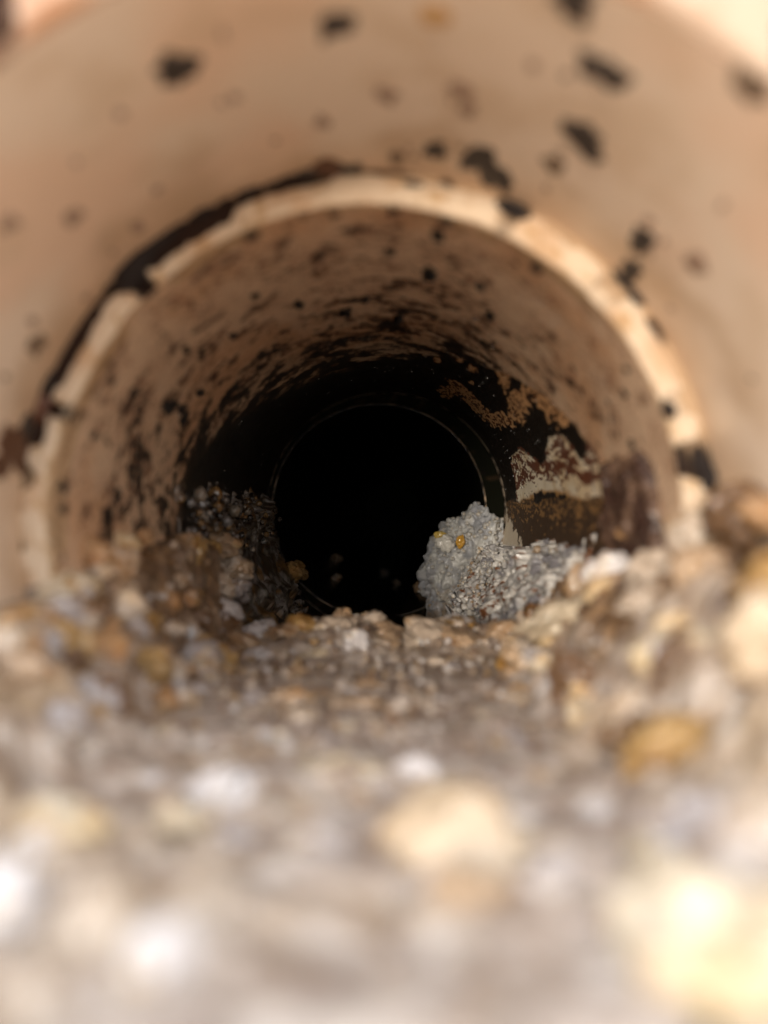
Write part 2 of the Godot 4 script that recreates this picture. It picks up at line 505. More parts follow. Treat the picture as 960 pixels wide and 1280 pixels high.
func build_rim(root: Node3D) -> void:
	# the pale end face: [angle, half width, how far the outer edge is broken in, how far the face is broken back, darkness]
	var chips := [[133.5, 2.2, 2.6, 2.0, 1.0], [122.0, 12.0, 2.4, 1.0, 0.0], [103.0, 8.0, 0.7, 0.4, 0.0], [64.5, 1.6, 2.2, 0.6, 0.5], [75.0, 5.0, 0.5, 0.2, 0.0], [43.0, 3.2, 1.6, 0.8, 0.2], [30.0, 7.0, 0.6, 0.2, 0.0], [55.0, 4.0, 0.9, 0.3, 0.0], [20.0, 2.6, 0.0, 0.8, 0.2], [10.5, 3.4, 1.2, 2.4, 1.0], [160.5, 1.6, 0.8, 2.2, 0.9], [149.0, 9.0, 0.4, 0.6, 0.0], [165.0, 3.0, 2.0, 0.8, 0.0], [173.0, 2.4, 1.2, 0.4, 0.0], [-2.0, 3.0, 0.8, 1.4, 0.7], [-13.0, 4.0, 1.0, 1.5, 0.9]]
	var points := PackedVector3Array()
	var colors := PackedColorArray()
	var steps := 720
	var rows := 14
	for r in rows:
		for s in steps + 1:
			var deg := 360.0 * s / steps - 90.0
			var t := deg_to_rad(deg)
			var u := Vector3(cos(t), sin(t), 0.0)
			var cut := 0.0
			var back := 0.0
			var dark := 0.0
			for c in chips:
				var k := smoothstep(1.0, 0.7, absf(deg - c[0]) / c[1] + 0.35 * noise_fine.get_noise_3dv(u * 40.0 + Vector3(0, 0, r * 0.7)))
				cut = maxf(cut, k * c[2])
				back = maxf(back, k * c[3])
				dark = maxf(dark, k * c[4])
			var outer := 54.95 - 0.8 * cut + 0.3 * noise_mid.get_noise_3dv(u * 60.0) - 0.15 * smoothstep(0.1, 0.5, noise_mid.get_noise_3dv(u * 140.0))
			if deg > 134.0 and deg < 161.0:
				outer -= 1.1
			elif deg >= 161.0 and deg < 200.0:
				outer += 0.2 + 1.2 * noise_mid.get_noise_3dv(u * 200.0)
			var inner := 50.0 + 0.25 * noise_mid.get_noise_3dv(u * 120.0 + Vector3(9, 9, 9))
			if deg >= 161.0 and deg < 200.0:
				inner += 1.1 + 1.2 * noise_mid.get_noise_3dv(u * 160.0)
			var radius: float
			var d: float
			match r:
				0: radius = 50.0; d = 140.0
				1: radius = 50.02; d = 137.0
				2: radius = inner; d = 135.9
				3: radius = inner + 0.35; d = 135.25
				12: radius = outer + 0.2; d = 136.2
				13: radius = 55.3; d = 140.5
				_: 
					var f := (r - 3) / 8.0
					radius = lerpf(inner + 0.35, outer, f)
					d = 135.0 + 0.5 * pow(f, 6.0)
			var q := u * radius + Vector3(0, 0, d)
			if r > 2:
				d += back + 0.35 * noise_mid.get_noise_3dv(q * 2.5) + 0.12 * noise_fine.get_noise_3dv(q * 3.0)
			points.append(spot_on(t, radius, d))
			var col := Color(0.66, 0.52, 0.38).lerp(Color(0.58, 0.40, 0.26), smoothstep(-0.1, 0.4, noise_mid.get_noise_3dv(q * 1.4)))
			col = col.lerp(Color(0.46, 0.28, 0.13), 0.7 * smoothstep(0.2, 0.4, noise_fine.get_noise_3dv(q * 0.9)))
			if r >= 12:
				col = Color(0.06, 0.035, 0.02)
			elif r < 3:
				col = Color(0.44, 0.29, 0.16)
			col = col.lerp(Color(0.03, 0.018, 0.012), dark * smoothstep(-0.5, -0.1, noise_fine.get_noise_3dv(q * 0.8)))
			colors.append(col)
	var bisque := matter(Color(1, 1, 1), 0.75, 0.0, true)
	bisque.metallic_specular = 0.25
	put("pipe_end", triangles(points, colors, grid_index(rows, steps + 1, true)), bisque, root)
	var grime := func(t: float, _d: float, q: Vector3) -> Color:
		var deg := rad_to_deg(t)
		var dirty := smoothstep(84.0, 100.0, deg) * smoothstep(182.0, 168.0, deg) + 0.9 * smoothstep(16.0, 10.0, deg) + smoothstep(0.05, 0.3, noise_mid.get_noise_3dv(q * 1.5))
		return Color(0.46, 0.31, 0.19).lerp(Color(0.03, 0.019, 0.014), clampf(dirty, 0.0, 1.0))
	var packing := matter(Color(1, 1, 1), 0.9, 0.0, true)
	packing.metallic_specular = 0.15
	put("dirt_packing", lathe([[52.0, 136.2], [54.0, 135.8], [55.0, 135.5], [55.9, 135.1]], 360, grime), packing, root)
	# black crust wedged between pipe end and socket
	var crust := matter(Color(0.02, 0.014, 0.012), 0.65)
	crust.metallic_specular = 0.3
	var rusty := matter(Color(0.10, 0.035, 0.015), 0.5)
	var k := 0
	for c in [[131.5, 54.9, 2.9], [127, 55.2, 2.4], [123.5, 55.5, 1.5], [118, 55.6, 2.0], [113.5, 55.8, 1.2], [109.5, 55.8, 1.8], [105, 55.8, 1.3], [101, 55.7, 2.1], [98, 56.0, 1.9], [95.5, 56.2, 2.5], [92.5, 56.0, 1.4], [134, 53.6, 2.4], [161, 54.6, 2.0], [64.5, 54.2, 2.0], [42, 55.6, 1.9], [40, 55.5, 1.6], [82, 53.6, 0.9], [10, 53.4, 2.4], [7, 54.4, 2.2], [20, 50.8, 1.4], [157, 55.2, 1.5], [138, 55.8, 0.9]]:
		var m: MeshInstance3D = put("crust_flake", knob(c[2], Vector3(rng.randf_range(1.1, 1.7), rng.randf_range(0.45, 0.7), 0.45), 900 + k, 3, 1.3), rusty if k in [9, 12] else crust, root)
		m.position = spot_on(deg_to_rad(c[0]), c[1], 134.9) * MM
		m.rotation.z = deg_to_rad(c[0] + 90.0)
		k += 1


func build_far_pipe() -> void:
	var root := thing("far_pipe")
	tag(root, "next length of pipe beyond the joint, black inside with thin pale edge", "drain pipe")
	var centre := Vector2(-3.2, 0.6)
	var edge := func(t: float, _d: float, q: Vector3) -> Color:
		var deg := rad_to_deg(t)
		var k := 0.25 * smoothstep(10.0, 50.0, deg) * smoothstep(110.0, 60.0, deg) + 0.75 * smoothstep(158.0, 172.0, deg) * smoothstep(205.0, 185.0, deg) + 0.5 * smoothstep(225.0, 235.0, deg) * smoothstep(255.0, 245.0, deg) + 0.9 * (smoothstep(340.0, 348.0, deg) + smoothstep(14.0, 6.0, deg)) + 0.12
		k *= smoothstep(-0.35, 0.2, noise_fine.get_noise_3dv(q * 0.8))
		return Color(0.012, 0.010, 0.009).lerp(Color(0.50, 0.36, 0.24), clampf(k, 0.0, 1.0))
	var face := []
	for p in [[60.0, 364.0], [50.4, 363.6], [49.6, 363.4]]:
		face.append(p)
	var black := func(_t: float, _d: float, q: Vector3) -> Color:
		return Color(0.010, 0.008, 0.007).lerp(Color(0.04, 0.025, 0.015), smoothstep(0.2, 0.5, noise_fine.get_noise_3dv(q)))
	var dull := matter(Color(0.6, 0.6, 0.6), 0.7, 0.0, true)
	dull.metallic_specular = 0.12
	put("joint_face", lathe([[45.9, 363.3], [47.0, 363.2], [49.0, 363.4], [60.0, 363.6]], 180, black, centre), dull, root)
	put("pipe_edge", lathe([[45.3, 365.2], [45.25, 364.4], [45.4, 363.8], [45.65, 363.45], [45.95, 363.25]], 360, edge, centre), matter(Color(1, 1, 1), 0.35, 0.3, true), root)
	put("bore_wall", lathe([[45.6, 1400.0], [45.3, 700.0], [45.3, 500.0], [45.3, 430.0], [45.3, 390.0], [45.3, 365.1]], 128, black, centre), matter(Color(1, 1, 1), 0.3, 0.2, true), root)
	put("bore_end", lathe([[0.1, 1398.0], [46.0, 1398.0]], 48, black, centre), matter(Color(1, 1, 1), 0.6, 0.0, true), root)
	# thin raised lip at the end of the near pipe
	var ring := func(t: float, _d: float, q: Vector3) -> Color:
		var deg := rad_to_deg(t)
		var k := 0.35 + 0.5 * (smoothstep(330.0, 340.0, deg) + smoothstep(30.0, 15.0, deg)) + 0.5 * smoothstep(160.0, 170.0, deg) * smoothstep(215.0, 190.0, deg)
		return Color(0.015, 0.012, 0.010).lerp(Color(0.34, 0.27, 0.20), k * smoothstep(-0.3, 0.3, noise_fine.get_noise_3dv(q * 0.6)))
	put("sealing_ring", lathe([[50.4, 355.0], [49.9, 355.2], [49.45, 355.8], [49.3, 356.6], [49.5, 357.4], [50.4, 358.2]], 360, ring), dull, root)
	# standing water along the bottom
	var water := matter(Color(0.02, 0.016, 0.012), 0.06)
	var points := PackedVector3Array()
	for i in 41:
		var d := 232.0 + 900.0 * pow(i / 40.0, 2.0)
		for j in 13:
			var x := lerpf(-24.0, 20.0, j / 12.0)
			points.append(Vector3(x, -44.2 + 0.05 * noise_mid.get_noise_2d(x * 2.0, d * 2.0), -d))
	tag(put("water", triangles(points, PackedColorArray(), grid_index(41, 13, true)), water), "dark standing water along the pipe bottom", "", "", "structure")


# ------------------------------------------------------------------ sludge

func wall_at(d: float) -> float:
	if d > 134.5:
		return BORE
	if d > 82.0:
		return 56.4
	return 62.0


func bed(x: float, d: float) -> float:
	var h: float = curve([[-40, -27.0], [40, -26.5], [60, -28.0], [90, -29.5], [120, -30.5], [160, -31.5], [190, -32.5], [208, -30.0], [220, -29.3], [230, -31.5], [244, -43.0], [264, -58.0]], d - 4.0 * noise_low.get_noise_2d(x * 1.7, 3.0) - 7.0 * noise_mid.get_noise_2d(x * 1.2, 40.0))
	var ridge := smoothstep(185.0, 215.0, d)
	h += ridge * (2.4 * exp(-pow((x + 9.0) / 9.0, 2.0)) - 3.0 * exp(-pow((x - 7.0) / 8.0, 2.0)) - 3.5 * smoothstep(-26.0, -36.0, x))
	var left: float = line([[40, -21], [60, -20], [85, -16], [110, -14], [130, -13], [150, -9], [200, -6], [222, -6], [245, -16], [262, -40]], d)
	var right: float = line([[40, -19], [60, -16], [80, -9], [100, -7], [115, -7], [130, -9], [142, -9], [160, -9], [190, -12], [220, -20], [250, -34], [275, -45]], d)
	var wobble := 4.0 * noise_mid.get_noise_2d(x, d)
	var deep := smoothstep(150.0, 210.0, d)
	h = lerpf(h, left, smoothstep(lerpf(-28.0, -34.0, deep), -49.0, x + wobble))
	h = lerpf(h, right, smoothstep(lerpf(25.0, 32.0, deep), 50.0, x + wobble))
	return h


func sludge_color(p: Vector3) -> Color:
	var a := noise_low.get_noise_3dv(p * 1.8 + Vector3(300, 0, 0))
	var b := noise_mid.get_noise_3dv(p + Vector3(0, 70, 0))
	var c := noise_fine.get_noise_3dv(p * 0.8)
	var t := cell_tone.get_noise_3dv(p)
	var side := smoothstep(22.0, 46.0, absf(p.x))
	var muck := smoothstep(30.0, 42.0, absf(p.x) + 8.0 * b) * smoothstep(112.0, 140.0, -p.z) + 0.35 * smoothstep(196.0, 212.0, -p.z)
	var col := Color(0.47, 0.38, 0.315).lerp(Color(0.39, 0.305, 0.25), smoothstep(-0.2, 0.4, b))
	col = col.lerp(Color(0.50, 0.36, 0.22), clampf(smoothstep(0.05, 0.4, a + 0.3 * b) * 0.5 + 0.45 * side, 0.0, 0.9))
	var clump := noise_mid.get_noise_3dv(p * 2.1 + Vector3(0, 0, 90))
	col = col.lerp(Color(0.66, 0.57, 0.485), smoothstep(0.08, 0.34, clump) * 0.75)
	col = col.lerp(Color(0.27, 0.185, 0.125), smoothstep(0.06, 0.36, -clump) * 0.7)
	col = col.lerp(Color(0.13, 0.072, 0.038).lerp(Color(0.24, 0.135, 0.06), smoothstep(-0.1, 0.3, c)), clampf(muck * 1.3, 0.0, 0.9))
	col = col.lerp(Color(0.54, 0.435, 0.35), smoothstep(0.35, 0.9, t + 0.5 * c) * 0.4 * (1.0 - 0.5 * clampf(muck, 0.0, 1.0)))
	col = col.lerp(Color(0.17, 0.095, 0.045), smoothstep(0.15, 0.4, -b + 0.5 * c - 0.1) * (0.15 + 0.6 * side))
	col = col.lerp(Color(0.58, 0.52, 0.48), smoothstep(0.28, 0.5, c - 0.3 * side) * 0.45)
	return col


func build_bed() -> void:
	var points := PackedVector3Array()
	var colors := PackedColorArray()
	var columns := 360
	var rows := 520
	for r in rows:
		var d := lerpf(-60.0, 284.0, pow(float(r) / (rows - 1), 0.8))
		for c in columns:
			var x := lerpf(-61.0, 61.0, float(c) / (columns - 1))
			var y := bed(x, d)
			var q := Vector3(x, y, -d)
			var w := q + Vector3(noise_mid.get_noise_3dv(q * 1.4), noise_mid.get_noise_3dv(q * 1.4 + Vector3(50, 0, 0)), 0.0) * 3.0
			var amount := 0.42 + 0.5 * smoothstep(150.0, 110.0, d) + 0.75 * smoothstep(24.0, 44.0, absf(x)) + 0.5 * smoothstep(180.0, 210.0, d)
			var h := amount * (2.6 * (bump(cells_large, w) - 0.6) + 1.5 * (bump(cells_mid, w) - 0.6) * (0.6 + noise_low.get_noise_3dv(q * 3.0))) + (0.15 + 0.35 * smoothstep(165.0, 215.0, d)) * (bump(cells_fine, w) - 0.6) + 0.3 * noise_fine.get_noise_3dv(q * 1.5)
			var side := smoothstep(30.0, 48.0, absf(x))
			q += Vector3(-signf(x) * 0.7 * side, 1.0 - 0.5 * side, 0.0) * h
			var wall := wall_at(d) + 1.2
			var off := Vector2(q.x, q.y)
			if d > 82.0 and off.length() > wall:
				off = off.normalized() * wall
				q.x = off.x
				q.y = off.y
			points.append(q)
			colors.append(sludge_color(q))
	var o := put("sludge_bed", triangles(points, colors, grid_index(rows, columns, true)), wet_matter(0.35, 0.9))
	tag(o, "bed of grey and ochre grease sludge filling the pipe bottom", "sludge", "", "structure")


func deposit(theta0: float, theta1: float, d0: float, d1: float, nt: int, nd: int, height: Callable, grains: float, paint: Callable, skew := 0.0, smooth_from := 2.0) -> ArrayMesh:
	var points := PackedVector3Array()
	var colors := PackedColorArray()
	for i in nd:
		for j in nt:
			var u := float(j) / (nt - 1)
			var v := float(i) / (nd - 1)
			var t := deg_to_rad(lerpf(theta0, theta1 - skew * v, u))
			var d := lerpf(d0, d1, v)
			var edge := minf(minf(u, 1.0 - u) * 2.4, minf(v, 1.0 - v) * 4.0) + 0.5 * noise_mid.get_noise_3dv(spot_on(t, BORE, d) * 1.3) + 0.25 * noise_fine.get_noise_3dv(spot_on(t, BORE, d))
			var m := smoothstep(0.02, 0.7, edge)
			var h: float = -1.2 + m * (1.2 + height.call(v, spot_on(t, BORE, d)))
			var q := spot_on(t, BORE - h, d)
			var out := (spot_on(t, -1.0, 0.0) + Vector3(0, 0, 0.8)).normalized()
			points.append(q + out * (m * grainy(q, grains) * (1.0 - smoothstep(smooth_from, smooth_from + 0.2, u + 0.3 * v))))
			colors.append(paint.call(q, h))
	return triangles(points, colors, grid_index(nd, nt))


func grainy(p: Vector3, amount: float) -> float:
	var w := p + Vector3(noise_mid.get_noise_3dv(p * 2.0), noise_mid.get_noise_3dv(p * 2.0 + Vector3(20, 0, 0)), noise_mid.get_noise_3dv(p * 2.0 + Vector3(0, 50, 0))) * 2.0
	return amount * (1.8 * bump(cells_mid, w) + 1.1 * bump(cells_fine, w * 0.9) + 0.5 * noise_fine.get_noise_3dv(p * 2.0))


func build_deposits() -> void:
	var wet := wet_matter(0.45, 0.2, Color(1, 1, 1), 0.02)
	# right: grainy grey grease below the brown band
	var slab := deposit(-58.0, -2.0, 190.0, 344.0, 150, 220,
		func(v: float, p: Vector3) -> float: return 1.0 + 8.0 * smoothstep(0.1, 0.8, v) + 4.0 * noise_low.get_noise_3dv(p * 2.0), 1.0,
		func(p: Vector3, _h: float) -> Color:
			var b := noise_mid.get_noise_3dv(p)
			var c := noise_fine.get_noise_3dv(p)
			var col := Color(0.36, 0.34, 0.32).lerp(Color(0.50, 0.47, 0.43), smoothstep(-0.2, 0.4, cell_tone.get_noise_3dv(p)))
			col = col.lerp(Color(0.17, 0.16, 0.165), smoothstep(0.1, 0.35, b))
			col = col.lerp(Color(0.15, 0.06, 0.025), smoothstep(0.3, 0.45, c - b * 0.6))
			return col, 15.0)
	tag(put("grease_slab", slab, wet), "grey grainy grease slab on the right wall under the rust patch", "grease deposit")
	# right: dark brown crust between the slab and the rim
	var crust := deposit(-12.0, 15.0, 143.0, 186.0, 100, 110,
		func(_v: float, p: Vector3) -> float: return 1.4 + 2.0 * noise_mid.get_noise_3dv(p * 1.5), 0.5,
		func(p: Vector3, _h: float) -> Color:
			return Color(0.055, 0.03, 0.02).lerp(Color(0.13, 0.075, 0.05), smoothstep(-0.1, 0.3, noise_mid.get_noise_3dv(p * 1.5))))
	tag(put("dark_crust", crust, matter(Color(1, 1, 1), 0.45, 0.1, true)), "dark brown crust on the right wall just inside the pale rim", "crust")
	# left: dark glistening grit near the joint
	var grit := deposit(169.0, 232.0, 205.0, 358.0, 170, 220,
		func(v: float, p: Vector3) -> float: return 0.6 + 4.5 * v + 3.0 * noise_mid.get_noise_3dv(p * 0.8), 0.8,
		func(p: Vector3, _h: float) -> Color:
			var c := noise_fine.get_noise_3dv(p)
			var col := Color(0.075, 0.052, 0.034).lerp(Color(0.26, 0.23, 0.21), smoothstep(0.1, 0.7, cell_tone.get_noise_3dv(p) + c))
			return col.lerp(Color(0.20, 0.11, 0.04), smoothstep(0.15, 0.35, noise_mid.get_noise_3dv(p + Vector3(9, 0, 0)))), 0.0, 0.42)
	tag(put("slime_deposit", grit, wet_matter(0.3, 0.7, Color(1, 1, 1), 0.015)), "dark glistening gritty slime on the left wall before the joint", "slime")


# ------------------------------------------------------------------ lumps

func ball(level: int) -> Array:   # unit icosphere: [points, index]
	var g := (1.0 + sqrt(5.0)) / 2.0
	var points := PackedVector3Array()
	for v in [Vector3(-1, g, 0), Vector3(1, g, 0), Vector3(-1, -g, 0), Vector3(1, -g, 0), Vector3(0, -1, g), Vector3(0, 1, g), Vector3(0, -1, -g), Vector3(0, 1, -g), Vector3(g, 0, -1), Vector3(g, 0, 1), Vector3(-g, 0, -1), Vector3(-g, 0, 1)]:
		points.append(v.normalized())
	var index := PackedInt32Array([0, 5, 11, 0, 1, 5, 0, 7, 1, 0, 10, 7, 0, 11, 10, 1, 9, 5, 5, 4, 11, 11, 2, 10, 10, 6, 7, 7, 8, 1, 3, 4, 9, 3, 2, 4, 3, 6, 2, 3, 8, 6, 3, 9, 8, 4, 5, 9, 2, 11, 4, 6, 10, 2, 8, 7, 6, 9, 1, 8])
	for l in level:
		var middle := {}
		var next := PackedInt32Array()
		for t in range(0, index.size(), 3):
			var e := [0, 0, 0]
			for k in 3:
				var a := index[t + k]
				var b := index[t + (k + 1) % 3]
				var key := mini(a, b) * 1000000 + maxi(a, b)
				if not middle.has(key):
					middle[key] = points.size()
					points.append(((points[a] + points[b]) * 0.5).normalized())
				e[k] = middle[key]
			next.append_array([index[t], e[0], e[2], index[t + 1], e[1], e[0], index[t + 2], e[2], e[1], e[0], e[1], e[2]])
		index = next
	return [points, index]


var balls := {}

func knob(size: float, stretch: Vector3, number: int, level := 3, knobbly := 1.0) -> ArrayMesh:
	if not balls.has(level):
		balls[level] = ball(level)
	var unit: PackedVector3Array = balls[level][0]
	var points := PackedVector3Array()
	var colors := PackedColorArray()
	var shift := Vector3(number * 13.7, number * 5.1, number * 2.3)
	for v in unit:
		var w := 1.0 + knobbly * (0.30 * noise_mid.get_noise_3dv(v * 9.0 + shift) + 0.30 * (bump(cells_mid, v * 4.6 + shift) - 0.6) + 0.10 * noise_fine.get_noise_3dv(v * 8.0 + shift))
		points.append(v * w * size * stretch)
		var tone := 0.92 + 0.5 * noise_mid.get_noise_3dv(v * 12.0 - shift)
		var warm := smoothstep(0.0, 0.4, noise_mid.get_noise_3dv(v * 7.0 + shift * 2.0))
		colors.append(Color(tone, tone * lerpf(1.0, 0.86, warm), tone * lerpf(1.0, 0.68, warm)))
	return triangles(points, colors, balls[level][1])


func build_white_lump() -> void:
	var root := thing("grease_lump", Vector3(35.5, -25.5, -366.0) * MM)
	tag(root, "pale grey cauliflower-like grease lump perched at the far joint, right side", "grease lump", "lumps of grease")
	balls[6] = ball(6)
	var unit: PackedVector3Array = balls[6][0]
	var points := PackedVector3Array()
	var colors := PackedColorArray()
	for v in unit:
		var lean := v * Vector3(13.6, 20.5, 14.5)
		lean.x += 0.20 * lean.y - 3.0 * exp(-pow((lean.y - 4.0) / 8.0, 2.0)) * maxf(0.0, -v.x) + 3.0 * exp(-pow((lean.y + 14.0) / 9.0, 2.0)) * maxf(0.0, -v.x)
		var w := 1.0 + 0.34 * noise_low.get_noise_3dv(v * 46.0 + Vector3(7, 7, 7)) + 0.30 * noise_mid.get_noise_3dv(v * 18.0)
		var p := lean * w
		var warp := p + Vector3(noise_mid.get_noise_3dv(p * 2.0), noise_mid.get_noise_3dv(p * 2.0 + Vector3(20, 0, 0)), noise_mid.get_noise_3dv(p * 2.0 + Vector3(0, 50, 0))) * 2.0
		var g := 0.65 + 0.8 * noise_mid.get_noise_3dv(p * 0.9 + Vector3(0, 0, 33))
		p += v * (1.7 * bump(cells_large, warp * 1.3) + 1.6 * bump(cells_mid, warp) + g * 2.6 * bump(cells_fine, warp * 0.75) + 0.4 * noise_fine.get_noise_3dv(p * 2.0))
		points.append(p)
		var c := noise_fine.get_noise_3dv(p * 0.8)
		var col := Color(0.265, 0.26, 0.26).lerp(Color(0.39, 0.38, 0.355), smoothstep(-0.3, 0.6, cell_tone.get_noise_3dv(warp)))
		col = col.lerp(Color(0.24, 0.24, 0.255), smoothstep(0.0, 0.3, noise_mid.get_noise_3dv(p * 0.9)) * 0.8)
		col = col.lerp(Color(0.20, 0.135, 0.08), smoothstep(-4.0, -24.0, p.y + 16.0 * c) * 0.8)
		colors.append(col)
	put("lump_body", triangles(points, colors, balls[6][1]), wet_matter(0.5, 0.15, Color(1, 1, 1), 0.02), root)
	var places := []
	var tints := []
	for i in 1100:
		var at := points[rng.randi() % points.size()]
		if noise_mid.get_noise_3dv(at * 1.4) < -0.05 or at.z < -6.0:
			continue
		var size := rng.randf_range(0.35, 1.25)
		places.append(Transform3D(Basis.from_euler(Vector3(rng.randf() * TAU, rng.randf() * TAU, 0)).scaled(Vector3(size, size * 0.8, size)), at * MM))
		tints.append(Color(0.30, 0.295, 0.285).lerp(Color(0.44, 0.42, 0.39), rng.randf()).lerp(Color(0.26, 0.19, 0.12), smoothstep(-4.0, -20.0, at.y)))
	scatter("lump_grain", "", knob(1.0, Vector3.ONE, 88, 2, 0.8), matter(Color(1, 1, 1), 0.55, 0.0, true), places, tints, root)
	places = []
	tints = []
	for i in 700:
		var v := rng.randf()
		var q := spot_on(deg_to_rad(rng.randf_range(-52.0, -8.0 - 13.0 * v)), 48.5 - 8.5 * smoothstep(0.1, 0.8, v) + rng.randf_range(-1.6, 0.8), lerpf(200.0, 335.0, v))
		if noise_mid.get_noise_3dv(q * 1.2) < 0.0:
			continue
		var size := rng.randf_range(0.3, 1.2)
		places.append(Transform3D(Basis.from_euler(Vector3(rng.randf() * TAU, rng.randf() * TAU, 0)).scaled(Vector3.ONE * size), q * MM))
		tints.append([Color(0.38, 0.36, 0.34), Color(0.30, 0.285, 0.28), Color(0.45, 0.42, 0.38), Color(0.26, 0.18, 0.11)][3 if rng.randf() < 0.08 else rng.randi() % 3])
	scatter("slab_grain", "", knob(1.0, Vector3.ONE, 89, 2, 0.8), matter(Color(1, 1, 1), 0.5, 0.1, true), places, tints, get_node("grease_slab"))
	places = []
	tints = []
	for i in 300:
		var v := rng.randf() * rng.randf()
		var q := spot_on(deg_to_rad(rng.randf_range(173.0, 200.0 - 8.0 * v)), 48.2 - 4.5 * v + rng.randf_range(-1.8, 0.8), lerpf(215.0, 350.0, v))
		if noise_mid.get_noise_3dv(q * 1.2) < -0.05:
			continue
		var size := rng.randf_range(0.25, 1.0) * (2.0 if rng.randf() < 0.2 else 1.0)
		places.append(Transform3D(Basis.from_euler(Vector3(rng.randf() * TAU, rng.randf() * TAU, 0)).scaled(Vector3.ONE * size), q * MM))
		tints.append([Color(0.07, 0.05, 0.04), Color(0.20, 0.18, 0.17), Color(0.30, 0.25, 0.20), Color(0.26, 0.15, 0.06), Color(0.04, 0.03, 0.025)][rng.randi() % 5])
	scatter("slime_grain", "", knob(1.0, Vector3.ONE, 90, 2, 0.8), matter(Color(1, 1, 1), 0.2, 0.6, true), places, tints, get_node("slime_deposit"))
	var seed_tone := matter(Color(0.42, 0.22, 0.03), 0.35, 0.3)
	var rusty := matter(Color(0.42, 0.14, 0.02), 0.3, 0.5)
	var pale := matter(Color(0.50, 0.47, 0.42), 0.4, 0.2)
	for k in [[Vector3(30.6, -12.0, -348.8), 2.3, Vector3(0.75, 1.1, 0.6), seed_tone, "yellow food kernel on the front of the pale grease lump"],
			[Vector3(22.4, -9.6, -355.0), 2.0, Vector3(1.2, 0.7, 0.6), matter(Color(0.40, 0.27, 0.05), 0.3, 0.5), "olive yellow scrap on the pale lump's upper left edge"],
			[Vector3(24.8, -13.0, -353.2), 3.8, Vector3(1.0, 0.9, 0.8), pale, "smooth white crumb beside the yellow kernel on the pale lump"],
			[Vector3(43.2, -20.6, -262.0), 2.0, Vector3(1.9, 0.55, 0.6), rusty, "rusty orange husk lying on the grey grease slab"]]:
		var o := put("food_scrap", knob(k[1], k[2], 40 + taken.get("food_scrap", 0), 4, 1.1), k[3])
		o.position = k[0] * MM
		tag(o, k[4], "food scrap")


func tone_of(called: String) -> StandardMaterial3D:
	if lump_paints.is_empty():
		for k in [["white", Color(0.66, 0.60, 0.57)], ["pale", Color(0.57, 0.45, 0.34)], ["cream", Color(0.62, 0.50, 0.35)], ["yellow", Color(0.68, 0.49, 0.28)], ["custard", Color(0.54, 0.40, 0.26)], ["ochre", Color(0.42, 0.25, 0.09)], ["orange", Color(0.46, 0.26, 0.12)], ["tan", Color(0.46, 0.31, 0.19)], ["grey", Color(0.42, 0.36, 0.335)], ["brown", Color(0.16, 0.085, 0.04)], ["black", Color(0.035, 0.022, 0.018)]]:
			lump_paints[k[0]] = wet_matter(0.38, 0.8, k[1])
	return lump_paints[called]


func lump(x: float, d: float, size: float, tone: String, label: String, group := "", lift := 0.3, stretch := Vector3.ONE, y := 999.0, called := "grease_lump") -> void:
	if lump_shapes.is_empty():
		for i in 10:
			lump_shapes.append(knob(1.0, Vector3(1.0, lerpf(0.55, 0.95, i / 9.0), lerpf(1.3, 0.75, fmod(i * 0.37, 1.0))), 3 + i, 4, 1.5))
	var h := bed(x, d) if y > 900.0 else y
	var o := put(called, lump_shapes[rng.randi() % lump_shapes.size()], tone_of(tone))
	o.position = Vector3(x, h + size * lift, -d) * MM
	o.rotation = Vector3(rng.randf_range(-0.5, 0.5), rng.randf() * TAU, rng.randf_range(-0.5, 0.5))
	o.scale = stretch * size
	tag(o, label, "lump", group)


